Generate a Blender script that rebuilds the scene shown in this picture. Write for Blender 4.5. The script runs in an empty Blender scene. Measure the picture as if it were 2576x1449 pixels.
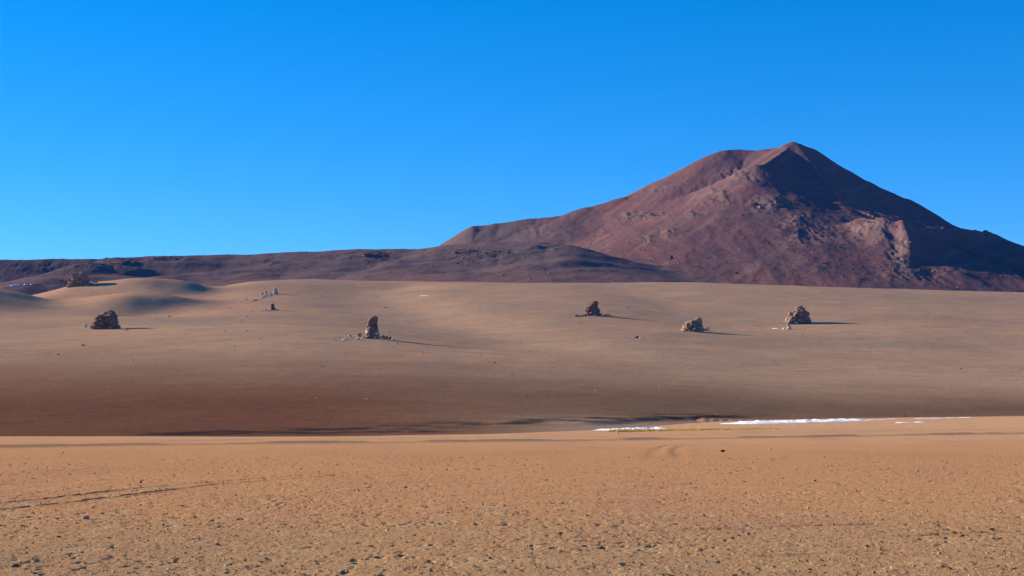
import bpy, bmesh, math, random
import numpy as np
from mathutils import Vector, Matrix, Euler

S = bpy.context.scene
C = S.collection
rad = math.radians

# ------------------------------------------------------------------ camera, sky, sun, exposure
F = 3539.0                      # focal length in pixels of a 2576 px wide picture
CX, CY = 1288.0, 724.5
HORIZON = 1030.0
PITCH = math.atan((HORIZON - CY) / F)
CAMZ = 2.0
SUN_EL = rad(18.5)
SUN_BACK = rad(21.0)            # how far the sun stands beyond the left-hand direction

cam = bpy.data.cameras.new('camera')
camo = bpy.data.objects.new('camera', cam)
C.objects.link(camo)
camo.location = (0, 0, CAMZ)
camo.rotation_euler = (rad(90) + PITCH, 0, 0)
cam.sensor_width = 36.0
cam.lens = 18.0 / (CX / F)
cam.clip_start = 0.1
cam.clip_end = 60000
S.camera = camo

W = bpy.data.worlds.new("World")
S.world = W
W.use_nodes = True
nt = W.node_tree
bg = nt.nodes['Background']
sky = nt.nodes.new('ShaderNodeTexSky')
sky.sky_type = 'NISHITA'
sky.sun_disc = False
sky.sun_elevation = SUN_EL
sky.sun_rotation = -(rad(90) - SUN_BACK)
sky.altitude = 4500
sky.air_density = 1.0
sky.dust_density = 0.0
sky.ozone_density = 4.0
gam = nt.nodes.new('ShaderNodeGamma')
gam.inputs['Gamma'].default_value = 0.75
hsv = nt.nodes.new('ShaderNodeHueSaturation')
hsv.inputs['Hue'].default_value = 0.505
hsv.inputs['Saturation'].default_value = 1.46
nt.links.new(sky.outputs[0], gam.inputs['Color'])
nt.links.new(gam.outputs[0], hsv.inputs['Color'])
nt.links.new(hsv.outputs[0], bg.inputs[0])
bg.inputs[1].default_value = 0.142

sl = bpy.data.lights.new('sun', 'SUN')
sl.energy = 5.0
sl.angle = rad(0.53)
sl.color = (1.0, 0.84, 0.64)
so = bpy.data.objects.new('sun', sl)
C.objects.link(so)
SUNV = Vector((-math.cos(SUN_EL) * math.cos(SUN_BACK), math.cos(SUN_EL) * math.sin(SUN_BACK), math.sin(SUN_EL)))
so.rotation_euler = SUNV.to_track_quat('Z', 'Y').to_euler()
so.location = SUNV * 200

vs = S.view_settings
vs.view_transform = 'Standard'
vs.look = 'None'
vs.gamma = 1.0
vs.use_curve_mapping = False
vs.exposure = 1.2

# ------------------------------------------------------------------ helpers
rng = np.random.default_rng(7)
random.seed(7)
_perm = {}

def perlin(x, y, seed=0):
    if seed not in _perm:
        r = np.random.default_rng(1000 + seed)
        p = r.permutation(512).astype(np.int32)
        a = r.random(512) * 2 * np.pi
        _perm[seed] = (p, np.cos(a).astype(np.float32), np.sin(a).astype(np.float32))
    p, gx, gy = _perm[seed]
    xi = np.floor(x).astype(np.int64)
    yi = np.floor(y).astype(np.int64)
    xf = (x - xi).astype(np.float32)
    yf = (y - yi).astype(np.float32)
    u = xf * xf * xf * (xf * (xf * 6 - 15) + 10)
    v = yf * yf * yf * (yf * (yf * 6 - 15) + 10)
    def g(ix, iy, dx, dy):
        h = p[(p[ix & 511] + iy) & 511]
        return gx[h] * dx + gy[h] * dy
    n00 = g(xi, yi, xf, yf)
    n10 = g(xi + 1, yi, xf - 1, yf)
    n01 = g(xi, yi + 1, xf, yf - 1)
    n11 = g(xi + 1, yi + 1, xf - 1, yf - 1)
    a = n00 + u * (n10 - n00)
    b = n01 + u * (n11 - n01)
    return (a + v * (b - a)) * 1.5

def fbm(x, y, oct=4, seed=0, gain=0.5, lac=2.03):
    s = 0.0
    a = 1.0
    t = 0.0
    for i in range(oct):
        s = s + a * perlin(x, y, seed + i)
        t += a
        a *= gain
        x = x * lac + 17.3
        y = y * lac - 9.1
    return s / t

def ridged(x, y, oct=4, seed=0):
    s = 0.0
    a = 1.0
    t = 0.0
    for i in range(oct):
        s = s + a * (1 - np.abs(perlin(x, y, seed + i)) * 1.6)
        t += a
        a *= 0.5
        x = x * 2.07 + 5.2
        y = y * 2.07 + 3.1
    return s / t

def sstep(x, a, b):
    t = np.clip((x - a) / (b - a), 0, 1)
    return t * t * (3 - 2 * t)

def smooth_table(xs, ys, sigma, step):
    g = np.arange(xs[0], xs[-1] + step, step)
    v = np.interp(g, xs, ys)
    n = int(4 * sigma / step)
    k = np.exp(-0.5 * (np.arange(-n, n + 1) * step / sigma) ** 2)
    k /= k.sum()
    vp = np.pad(v, n, mode='edge')
    v2 = np.convolve(vp, k, mode='valid')
    return lambda q: np.interp(q, g, v2)

def ray(px, py):
    """x/y and (z-CAMZ)/y of the view ray through a picture point"""
    xc = (px - CX) / F
    yc = (CY - py) / F
    d = math.cos(PITCH) - yc * math.sin(PITCH)
    return xc / d, (math.sin(PITCH) + yc * math.cos(PITCH)) / d

def P(px, py, D):
    a, b = ray(px, py)
    return np.array([a * D, D, CAMZ + b * D])

def project(x, y, z):
    zc = z - CAMZ
    dep = y * math.cos(PITCH) + zc * math.sin(PITCH)
    up = -y * math.sin(PITCH) + zc * math.cos(PITCH)
    return CX + F * x / dep, CY - F * up / dep

def mesh_grid(name, X, Y, Z, mat, col=None, smooth=True):
    R, K = X.shape
    me = bpy.data.meshes.new(name)
    n = R * K
    co = np.empty((n, 3), np.float32)
    co[:, 0] = X.ravel(); co[:, 1] = Y.ravel(); co[:, 2] = Z.ravel()
    idx = np.arange(n, dtype=np.int32).reshape(R, K)
    q = np.stack([idx[:-1, :-1], idx[:-1, 1:], idx[1:, 1:], idx[1:, :-1]], -1).reshape(-1, 4)
    nf = len(q)
    me.vertices.add(n)
    me.vertices.foreach_set('co', co.ravel())
    me.loops.add(nf * 4)
    me.loops.foreach_set('vertex_index', q.ravel())
    me.polygons.add(nf)
    me.polygons.foreach_set('loop_start', np.arange(0, nf * 4, 4, dtype=np.int32))
    me.polygons.foreach_set('use_smooth', np.full(nf, smooth))
    me.update(calc_edges=True)
    if col is not None:
        at = me.color_attributes.new('tone', 'FLOAT_COLOR', 'POINT')
        c4 = np.ones((n, 4), np.float32)
        c4[:, :3] = np.clip(col.reshape(-1, 3), 0.005, 1)
        at.data.foreach_set('color', c4.ravel())
    me.materials.append(mat)
    o = bpy.data.objects.new(name, me)
    C.objects.link(o)
    return o

def mesh_raw(name, V, T, mats, midx=None, smooth=False):
    me = bpy.data.meshes.new(name)
    V = np.asarray(V, np.float32)
    T = np.asarray(T, np.int32)
    me.vertices.add(len(V))
    me.vertices.foreach_set('co', V.ravel())
    me.loops.add(len(T) * 3)
    me.loops.foreach_set('vertex_index', T.ravel())
    me.polygons.add(len(T))
    me.polygons.foreach_set('loop_start', np.arange(0, len(T) * 3, 3, dtype=np.int32))
    me.polygons.foreach_set('use_smooth', np.full(len(T), smooth))
    for m in mats:
        me.materials.append(m)
    if midx is not None:
        me.polygons.foreach_set('material_index', np.asarray(midx, np.int32))
    me.update(calc_edges=True)
    return me

def tag(o, label=None, cat=None, group=None, kind=None):
    if label: o['label'] = label
    if cat: o['category'] = cat
    if group: o['group'] = group
    if kind: o['kind'] = kind
    return o

# ------------------------------------------------------------------ materials
def new_mat(name):
    m = bpy.data.materials.new(name)
    m.use_nodes = True
    b = m.node_tree.nodes['Principled BSDF']
    b.inputs['Roughness'].default_value = 0.95
    b.inputs['Specular IOR Level'].default_value = 0.0
    return m, m.node_tree, b

def noise_node(t, vec, scale, detail=4.0, rough=0.6):
    n = t.nodes.new('ShaderNodeTexNoise')
    n.inputs['Scale'].default_value = scale
    n.inputs['Detail'].default_value = detail
    n.inputs['Roughness'].default_value = rough
    t.links.new(vec, n.inputs['Vector'])
    return n

def mul_tone(t, col, fac, lo, hi):
    """multiply a colour by a grey between lo and hi driven by fac"""
    r = t.nodes.new('ShaderNodeMapRange')
    r.inputs['From Min'].default_value = 0.3
    r.inputs['From Max'].default_value = 0.7
    r.inputs['To Min'].default_value = lo
    r.inputs['To Max'].default_value = hi
    t.links.new(fac, r.inputs['Value'])
    m = t.nodes.new('ShaderNodeVectorMath')
    m.operation = 'SCALE'
    t.links.new(col, m.inputs[0])
    t.links.new(r.outputs[0], m.inputs['Scale'])
    return m.outputs[0]

def ground_material(name, grains, bumps):
    """grains: (scale, lo, hi); bumps: (scale, distance)"""
    m, t, b = new_mat(name)
    at = t.nodes.new('ShaderNodeAttribute')
    at.attribute_name = 'tone'
    tc = t.nodes.new('ShaderNodeTexCoord')
    col = at.outputs['Color']
    for s, lo, hi in grains:
        n = noise_node(t, tc.outputs['Object'], s)
        col = mul_tone(t, col, n.outputs['Fac'], lo, hi)
    t.links.new(col, b.inputs['Base Color'])
    prev = None
    for s, d in bumps:
        n = noise_node(t, tc.outputs['Object'], s, 5.0, 0.65)
        bp = t.nodes.new('ShaderNodeBump')
        bp.inputs['Strength'].default_value = 1.0
        bp.inputs['Distance'].default_value = d
        t.links.new(n.outputs['Fac'], bp.inputs['Height'])
        if prev is not None:
            t.links.new(prev, bp.inputs['Normal'])
        prev = bp.outputs[0]
    if prev is not None:
        t.links.new(prev, b.inputs['Normal'])
    return m

def rock_material(name, c1, c2, c3, scale, bump):
    m, t, b = new_mat(name)
    tc = t.nodes.new('ShaderNodeTexCoord')
    oi = t.nodes.new('ShaderNodeObjectInfo')
    n = noise_node(t, tc.outputs['Object'], scale, 6.0, 0.65)
    r = t.nodes.new('ShaderNodeValToRGB')
    r.color_ramp.elements[0].position = 0.3
    r.color_ramp.elements[0].color = (*c1, 1)
    r.color_ramp.elements[1].position = 0.72
    r.color_ramp.elements[1].color = (*c3, 1)
    e = r.color_ramp.elements.new(0.5)
    e.color = (*c2, 1)
    t.links.new(n.outputs['Fac'], r.inputs['Fac'])
    mr = t.nodes.new('ShaderNodeMapRange')
    mr.inputs['To Min'].default_value = 0.7
    mr.inputs['To Max'].default_value = 1.25
    t.links.new(oi.outputs['Random'], mr.inputs['Value'])
    mm = t.nodes.new('ShaderNodeVectorMath')
    mm.operation = 'SCALE'
    t.links.new(r.outputs['Color'], mm.inputs[0])
    t.links.new(mr.outputs[0], mm.inputs['Scale'])
    t.links.new(mm.outputs[0], b.inputs['Base Color'])
    bp = t.nodes.new('ShaderNodeBump')
    bp.inputs['Strength'].default_value = 1.0
    bp.inputs['Distance'].default_value = bump
    n2 = noise_node(t, tc.outputs['Object'], scale * 2.5, 6.0, 0.7)
    t.links.new(n2.outputs['Fac'], bp.inputs['Height'])
    t.links.new(bp.outputs[0], b.inputs['Normal'])
    return m

M_plain = ground_material('desert gravel', [(70.0, 0.5, 1.5), (22.0, 0.75, 1.25), (5.0, 0.88, 1.12)], [(14.0, 0.05), (55.0, 0.015)])
M_slope = ground_material('alluvial sand', [(0.9, 0.82, 1.18), (0.12, 0.92, 1.08)], [(0.25, 0.3), (1.2, 0.2)])
M_mount = ground_material('volcanic scree', [(0.35, 0.85, 1.15), (0.06, 0.92, 1.08)], [(0.05, 1.6), (0.22, 0.8)])
M_rust = rock_material('rust brown rock', (0.15, 0.082, 0.06), (0.28, 0.16, 0.11), (0.38, 0.235, 0.165), 0.55, 0.35)
M_tan = rock_material('tan rock', (0.17, 0.105, 0.075), (0.30, 0.19, 0.13), (0.40, 0.265, 0.185), 0.55, 0.3)
M_grey = rock_material('pale grey rock', (0.27, 0.23, 0.2), (0.42, 0.36, 0.31), (0.52, 0.46, 0.39), 0.6, 0.25)
M_dark = rock_material('dark varnished rock', (0.08, 0.052, 0.045), (0.15, 0.095, 0.075), (0.22, 0.14, 0.105), 0.6, 0.3)
M_pale = rock_material('whitish rock', (0.34, 0.3, 0.27), (0.48, 0.435, 0.385), (0.58, 0.53, 0.47), 0.8, 0.2)
M_mrock = rock_material('mountain outcrop rock', (0.09, 0.06, 0.055), (0.17, 0.105, 0.09), (0.26, 0.165, 0.13), 0.12, 1.2)
M_stone = rock_material('field stone', (0.14, 0.115, 0.09), (0.22, 0.175, 0.14), (0.32, 0.25, 0.19), 9.0, 0.01)
M_stonedark = rock_material('dark field stone', (0.02, 0.016, 0.014), (0.035, 0.028, 0.025), (0.06, 0.045, 0.04), 9.0, 0.01)
M_stonepale = rock_material('pale field stone', (0.36, 0.36, 0.35), (0.5, 0.5, 0.48), (0.6, 0.6, 0.58), 9.0, 0.01)
M_peb = rock_material('straw gravel', (0.2, 0.12, 0.06), (0.42, 0.29, 0.15), (0.58, 0.43, 0.24), 3.0, 0.0)
M_snow = rock_material('old snow', (0.72, 0.75, 0.8), (0.82, 0.84, 0.87), (0.9, 0.91, 0.92), 1.5, 0.12)
M_grass = rock_material('yellow dry grass', (0.62, 0.4, 0.04), (0.8, 0.56, 0.08), (0.86, 0.66, 0.16), 2.0, 0.0)

# ------------------------------------------------------------------ the ground's height
PROF = smooth_table([0, 100, 150, 200, 250, 300, 400, 500, 600, 700, 850, 1000, 1200, 1400, 1800, 2200, 2400, 2600, 3000, 9000],
                    [-2.6, -2.6, -2.6, -2.4, -1.9, -0.9, 2.6, 8, 15, 23, 37, 52, 74, 97, 147, 198, 214, 205, 190, 150], 35, 5)
EDGE = smooth_table([-3000, 900, 1288, 1500, 1620, 1750, 2000, 2576, 5000], [106, 107, 120, 139, 160, 215, 290, 420, 600], 40, 10)
SHIFT = smooth_table([-3000, 900, 1500, 1900, 2576, 5000], [0, 0, 60, 130, 170, 200], 150, 10)
# picture height of the far rim of the slope
RIM = smooth_table([-3000, 0, 400, 480, 620, 750, 1000, 1300, 1750, 2100, 2576, 5000],
                   [765, 765, 760, 742, 716, 709, 715, 718, 718, 729, 743, 770], 35, 5)

def seg_dist(x, y, pts):
    best = np.full(x.shape, 1e9)
    side = np.zeros(x.shape)
    par = np.zeros(x.shape)
    n = len(pts) - 1
    for i in range(n):
        ax, ay = pts[i][:2]
        bx, by = pts[i + 1][:2]
        dx, dy = bx - ax, by - ay
        L2 = dx * dx + dy * dy
        t = np.clip(((x - ax) * dx + (y - ay) * dy) / L2, 0, 1)
        ex = x - (ax + t * dx)
        ey = y - (ay + t * dy)
        d = np.hypot(ex, ey)
        m = d < best
        best = np.where(m, d, best)
        side = np.where(m, np.sign(dx * ey - dy * ex), side)
        par = np.where(m, (i + t) / n, par)
    return best, side, par

def bump(x, y, cx, cy, rx, ry, h, rot=0.0, p=2.0):
    c, s = math.cos(rot), math.sin(rot)
    a = ((x - cx) * c + (y - cy) * s) / rx
    b = (-(x - cx) * s + (y - cy) * c) / ry
    return h * np.exp(-(a * a + b * b) * p * 0.5)

def W2(px, D):
    return (px - CX) / F * D

# hollows that run down the slope (world points from picture column + distance)
VALLEYS = [
    ([(W2(1030, 2250), 2250), (W2(930, 1900), 1900), (W2(990, 1560), 1560), (W2(1150, 1260), 1260), (W2(1300, 1060), 1060), (W2(1500, 820), 820)], 7.0, 95.0, 62.0),
    ([(W2(1560, 2200), 2200), (W2(1640, 1850), 1850), (W2(1800, 1450), 1450), (W2(2000, 1250), 1250)], 4.5, 80.0, 120.0),
    ([(W2(300, 1330), 1330), (W2(420, 1480), 1480), (W2(600, 1640), 1640)], 5.0, 60.0, 35.0),
]
DUNES = [
    (W2(245, 1900), 1900, 105, 150, 29.0, 0.25),
    (W2(425, 1900), 1880, 55, 90, 17.5, 0.2),
    (W2(330, 1560), 1560, 85, 105, 18.0, 0.3),
    (W2(-70, 1500), 1480, 62, 120, 26.0, 0.2),
    (W2(620, 2000), 2000, 60, 140, 5.0, 0.2),
    (W2(1450, 1700), 1700, 190, 260, 7.0, 0.3),
    (W2(2250, 1500), 1500, 260, 260, 8.0, 0.3),
    (W2(650, 1050), 1050, 120, 160, 3.5, 0.3),
]
SCARP = [(W2(1480, 300), 292), (W2(1580, 330), 318), (W2(1690, 350), 345), (W2(1720, 352), 352), (W2(1735, 350), 345), (W2(1800, 390), 385), (W2(1950, 420), 430)]

def ground_z(x, y):
    x = np.asarray(x, float)
    y = np.asarray(y, float)
    u = CX + F * x / np.maximum(y, 5.0)
    u = np.clip(u, -2900, 4900)
    e = EDGE(u)
    sh = SHIFT(u) * sstep(y, 150, 500) * (1 - sstep(y, 1400, 2300))
    zs = PROF(y - sh)
    rim = RIM(u)
    tgt = 2 + (HORIZON - rim) / F * 2300 * 1.02
    zs = zs * (1 + (tgt / 206.0 - 1) * sstep(y, 1250, 2250))
    dxw = 22 * fbm(x / 150, y / 150, 2, 27)
    dyw = 30 * fbm(x / 150 + 31, y / 150, 2, 29)
    for cx, cy, rx, ry, h, rot in DUNES:
        zs = zs + bump(x + dxw, y + dyw, cx, cy, rx, ry, h, rot)
    for pts, dep, wl, wr in VALLEYS:
        d, sd, t = seg_dist(x, y, pts)
        w = np.where(sd < 0, wl, wr)
        # which side is left of the run does not matter much: broad on one side, short on the other
        zs = zs - dep * np.exp(-(d / w) ** 2) * sstep(t, 0.0, 0.12) * (1 - sstep(t, 0.75, 1.0))
    far = sstep(y, 450, 900)
    zs = zs + far * (2.2 * fbm(x / 260, y / 260, 3, 11) + 0.7 * fbm(x / 60, y / 60, 3, 15))
    zs = zs + (1 - far) * sstep(y, 180, 320) * 0.5 * fbm(x / 40, y / 40, 3, 19)
    # bank of the dry wash
    d, sd, t = seg_dist(x, y, SCARP)
    zs = zs + np.where(sd > 0, 1.0, 0.0) * 0.9 * sstep(d, 0, 5) * np.exp(-(d / 60) ** 2) * sstep(t, 0, .1) * (1 - sstep(t, .85, 1))
    zp = 0.05 * fbm(x / 25, y / 25, 2, 23) * sstep(y, 10, 40)
    w = sstep(y, e * 0.97, e * 1.45)
    return zp * (1 - w) + zs * w

def hit(px, py, far=2350):
    """distance at which the view ray first meets the ground"""
    a, b = ray(px, py)
    D = np.concatenate([np.arange(14, 150, 0.25), np.arange(150, far, 1.0)])
    z = ground_z(a * D, D)
    r = CAMZ + b * D
    i = np.argmax(z >= r)
    if z[i] < r[i]:
        i = len(D) - 1
    return float(D[i])

# wheel tracks on the plain, as ground points
def gp(px, py):
    a, b = ray(px, py)
    D = -CAMZ / b
    return (a * D, D)

TRACKS = [
    ([gp(-300, 1300), gp(0, 1268), gp(115, 1256), gp(300, 1233), gp(450, 1218), gp(650, 1203), gp(800, 1192), gp(950, 1183), gp(1288, 1175), gp(1500, 1171)], 0.12, 0.038),
    ([gp(-300, 1318), gp(0, 1284), gp(125, 1271), gp(300, 1249), gp(450, 1229), gp(550, 1217), gp(700, 1206), gp(850, 1194), gp(1100, 1183), gp(1690, 1168), gp(1840, 1163)], 0.12, 0.038),
    ([gp(-200, 1214), gp(0, 1213), gp(185, 1212)], 0.26, 0.07),
    ([gp(-200, 1222), gp(0, 1221), gp(60, 1220)], 0.26, 0.06),
    ([gp(1730, 1115), gp(1672, 1121), gp(1652, 1131), gp(1642, 1142), gp(1625, 1158)], 0.5, 0.018),
    ([gp(1752, 1115), gp(1712, 1121), gp(1698, 1132), gp(1706, 1144), gp(1722, 1162)], 0.5, 0.018),
    ([gp(1700, 1335), gp(1900, 1324), gp(2150, 1320), gp(2350, 1312)], 0.25, 0.018),
    ([gp(1900, 1400), gp(2050, 1395), gp(2300, 1382)], 0.25, 0.015),
    ([gp(2250, 1350), gp(2450, 1340), gp(2640, 1338)], 0.25, 0.015),
]
ROADS = [([gp(-900, 1142), gp(0, 1126.5), gp(640, 1118), gp(1288, 1111), gp(1900, 1102), gp(2576, 1091), gp(3300, 1082)], 0.9, 0.17),
         ([gp(-900, 1129), gp(0, 1114), gp(1288, 1102), gp(1700, 1097), gp(2576, 1078)], 0.9, 0.04),
         ([gp(-900, 1123), gp(0, 1110), gp(1288, 1099), gp(1700, 1092), gp(2576, 1072)], 0.9, 0.03)]

def mixc(a, b, f):
    return a + (np.asarray(b) - a) * f[..., None]

# ------------------------------------------------------------------ near plain
def fan(u0, u1, nu, ys):
    us = np.linspace(u0, u1, nu)
    X = ys[:, None] * us[None, :]
    Y = np.repeat(ys[:, None], nu, 1)
    return X, Y

def geo(a, b, k):
    n = int(math.log(b / a) / k)
    return a * np.exp(np.linspace(0, math.log(b / a), n))

SPLIT = 150.0
ys = np.concatenate([geo(2.5, 14.0, 0.05)[:-1], geo(14.0, 36.0, 0.003)[:-1], geo(36.0, SPLIT, 0.0045)])
X, Y = fan(-0.46, 0.46, 980, ys)
Z = ground_z(X, Y)
near = sstep(Y, 8, 15) * (1 - sstep(Y, 45, 100) * 0.7)
lump = fbm(X / 0.34, Y / 0.6, 4, 31, 0.65)
patch = np.clip(0.45 + 0.8 * fbm(X / 3.2, Y / 1.6, 3, 44) + 0.8 * fbm(X / 14.0, Y / 2.0, 2, 48), 0.05, 1)
pit = sstep(perlin(X / 0.24 + 7, Y / 0.22, 41) + 0.5 * perlin(X / 0.09, Y / 0.16, 42), 0.28, 0.70)
pit2 = sstep(perlin(X / 0.34 + 3, Y / 0.40, 45) + 0.4 * perlin(X / 0.12, Y / 0.2, 43), 0.50, 0.85)
clod = sstep(perlin(X / 0.12, Y / 0.2 + 3, 46) + 0.5 * perlin(X / 0.06, Y / 0.12, 47), 0.36, 0.8)
Z = Z + near * (0.011 * lump - 0.032 * pit * patch - 0.022 * pit2 * patch ** 2 + 0.010 * clod)
track_mask = np.zeros_like(X)
dep_mask = np.full_like(X, 0.7)
for pts, w, dep in TRACKS:
    ax = [p[0] for p in pts]; ay = [p[1] for p in pts]
    sel = (X > min(ax) - 3) & (X < max(ax) + 3) & (Y > min(ay) - 3) & (Y < max(ay) + 3)
    xs_, ys_ = X[sel], Y[sel]
    d, sd, t = seg_dist(xs_, ys_, pts)
    ends = sstep(t, 0, 0.08) * (1 - sstep(t, 0.7, 1.0)) * (0.45 + 0.55 * sstep(fbm(xs_ / 1.2, ys_ / 1.2, 2, 51), -0.25, 0.15))
    prof = -np.exp(-(d / (w * 0.5)) ** 2) * dep * 1.3 + np.exp(-((d - w * 1.1) / (w * 0.5)) ** 2) * dep * 0.5
    Z[sel] += prof * ends
    track_mask[sel] = np.maximum(track_mask[sel], np.exp(-(d / (w * 0.8)) ** 2) * ends * min(1.0, dep / 0.07))
road_mask = np.zeros_like(X)
for pts, w, dep in ROADS:
    d, sd, t = seg_dist(X, Y, pts)
    br = 0.55 + 0.45 * sstep(fbm(X / 5.0, Y / 5.0, 2, 53), -0.3, 0.2)
    Z += dep * br * np.exp(-(d / w) ** 2)
    road_mask = np.maximum(road_mask, np.exp(-(d / (w * 1.4)) ** 2) * br * min(1.0, dep * 4))

def plain_colour(X, Y):
    base = np.empty(X.shape + (3,))
    base[:] = (0.445, 0.232, 0.11)
    n1 = fbm(X / 6.0, Y / 14.0, 4, 61)
    n2 = fbm(X / 0.8, Y / 1.4, 3, 65)
    base = mixc(base, (0.35, 0.218, 0.115), (1 - sstep(Y, 17, 34)) * np.clip(0.75 + 0.6 * n1, 0, 1))
    base = mixc(base, (0.49, 0.285, 0.155), sstep(Y, 60, 100) * 0.8)
    base = mixc(base, (0.34, 0.175, 0.11), np.clip(n1 * 0.7, 0, 0.45))
    base = mixc(base, (0.46, 0.31, 0.165), np.clip(n2 * 0.9, 0, 0.5) * (1 - sstep(Y, 30, 60)))
    return base

colr = plain_colour(X, Y)
colr = mixc(colr, (0.16, 0.09, 0.055), np.clip(track_mask * np.clip(dep_mask, 0, 1), 0, 1))
colr = mixc(colr, (0.15, 0.10, 0.062), np.clip(road_mask * 0.8, 0, 1))
e = EDGE(np.clip(CX + F * X / Y, -2900, 4900))
past = sstep(Y, e * 0.99, e * 1.06)
colr = mixc(colr, (0.13, 0.065, 0.042), past)
plain = mesh_grid('desert_plain', X, Y, Z, M_plain, colr)
tag(plain, kind='structure')

# ------------------------------------------------------------------ valley floor and far slope
ys = np.concatenate([geo(SPLIT - 2, 1200, 0.006)[:-1], np.arange(1200, 2750, 7.0)])
X, Y = fan(-0.50, 0.50, 760, ys)
Z = ground_z(X, Y)
Z[0] -= 0.06
Z[1] -= 0.03
U = CX + F * X / Y
pX, pY = project(X, Y, Z)

def slope_colour(X, Y, Z, U, pY):
    base = np.empty(X.shape + (3,))
    base[:] = (0.325, 0.215, 0.138)
    st = fbm(X / 170, Y / 55, 4, 71)            # streaks that lie along the contours
    st2 = fbm(X / 420, Y / 160, 3, 75)
    st3 = fbm(X / 55, Y / 11, 3, 73)
    base = mixc(base, (0.37, 0.222, 0.132), np.clip(0.25 + st * 1.3, 0, 0.8))
    base = mixc(base, (0.265, 0.185, 0.128), np.clip(0.1 + st2 * 1.2, 0, 0.6))
    base = base * (1 + 0.16 * st3)[..., None]
    base = mixc(base, (0.36, 0.19, 0.11), np.clip(fbm(X / 90, Y / 30, 3, 77) * 1.2 - 0.1, 0, 0.5))
    # warmer sand on the flanks of the left dunes
    warm = sstep(Y, 1250, 1600) * (1 - sstep(U, 520, 900))
    base = mixc(base, (0.375, 0.22, 0.135), np.clip(warm * (0.75 + fbm(X / 60, Y / 90, 3, 79) * 0.6), 0, 0.9))
    # red gravel low on the left, brown further right; slope shading painted in too
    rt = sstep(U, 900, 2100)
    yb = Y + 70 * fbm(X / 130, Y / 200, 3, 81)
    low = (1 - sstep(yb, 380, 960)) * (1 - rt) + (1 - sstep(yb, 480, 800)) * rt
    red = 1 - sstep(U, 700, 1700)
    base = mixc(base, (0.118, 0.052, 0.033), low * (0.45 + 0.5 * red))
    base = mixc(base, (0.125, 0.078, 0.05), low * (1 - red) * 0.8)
    # floor of the wash: pale brown silt on the right, joins the plain
    floor = (1 - sstep(Y, 300, 380)) * sstep(U, 1150, 1500)
    base = mixc(base, (0.27, 0.185, 0.13), floor * 0.8)
    silt = sstep(U, 1700, 2250) * (1 - sstep(Y, EDGE(np.clip(U, -2900, 4900)) * 0.85, EDGE(np.clip(U, -2900, 4900)) * 1.2))
    base = mixc(base, (0.45, 0.265, 0.135), silt)
    # black volcanic sand in drifts above the wash
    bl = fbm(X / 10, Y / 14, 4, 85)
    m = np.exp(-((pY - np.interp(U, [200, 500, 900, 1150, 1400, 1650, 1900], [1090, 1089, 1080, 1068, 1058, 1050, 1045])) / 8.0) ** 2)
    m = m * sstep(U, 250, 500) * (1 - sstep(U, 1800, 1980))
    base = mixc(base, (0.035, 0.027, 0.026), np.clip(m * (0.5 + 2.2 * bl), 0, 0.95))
    m2 = np.exp(-((pY - np.interp(U, [300, 1000], [1093, 1086])) / 3.5) ** 2) * sstep(U, 280, 420) * (1 - sstep(U, 1000, 1250))  # shaded face of a second bank, painted as a dark line
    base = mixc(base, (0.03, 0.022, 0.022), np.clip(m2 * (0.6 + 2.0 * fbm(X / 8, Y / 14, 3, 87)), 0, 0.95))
    return base

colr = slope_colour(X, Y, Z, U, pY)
e = EDGE(np.clip(U, -2900, 4900))
pl = (1 - sstep(Y, e * 0.99, e * 1.06))
colr = mixc(colr, (0.49, 0.285, 0.155), pl)
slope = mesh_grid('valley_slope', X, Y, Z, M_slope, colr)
tag(slope, kind='structure')

# wide ground that carries on round the camera and to the horizon
def ring_ground():
    bm = bmesh.new()
    rs = [2.0, 30, 150, 600, 2400, 9000]
    N = 64
    rows = []
    for r in rs:
        zz = -0.35 if r < 100 else (-4.0 if r < 700 else -12.0)
        rows.append([bm.verts.new((r * math.sin(2 * math.pi * i / N), r * math.cos(2 * math.pi * i / N), zz)) for i in range(N)])
    for a, b in zip(rows[:-1], rows[1:]):
        for i in range(N):
            bm.faces.new((a[i], a[(i + 1) % N], b[(i + 1) % N], b[i]))
    bm.faces.new(rows[0])
    bmesh.ops.recalc_face_normals(bm, faces=bm.faces)
    me = bpy.data.meshes.new('ground')
    bm.to_mesh(me)
    bm.free()
    m, t, b = new_mat('outer desert')
    tc = t.nodes.new('ShaderNodeTexCoord')
    n = noise_node(t, tc.outputs['Object'], 0.02, 6)
    r = t.nodes.new('ShaderNodeValToRGB')
    r.color_ramp.elements[0].color = (0.3, 0.2, 0.13, 1)
    r.color_ramp.elements[1].color = (0.46, 0.3, 0.18, 1)
    t.links.new(n.outputs['Fac'], r.inputs['Fac'])
    t.links.new(r.outputs['Color'], b.inputs['Base Color'])
    me.materials.append(m)
    o = bpy.data.objects.new('ground', me)
    C.objects.link(o)
    tag(o, kind='structure')
ring_ground()

# ------------------------------------------------------------------ mountain and hills
def drop(d, s_far, s_near, L, r):
    d = np.sqrt(d * d + r * r) - r
    return s_far * d + (s_near - s_far) * L * (1 - np.exp(-d / L))

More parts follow.
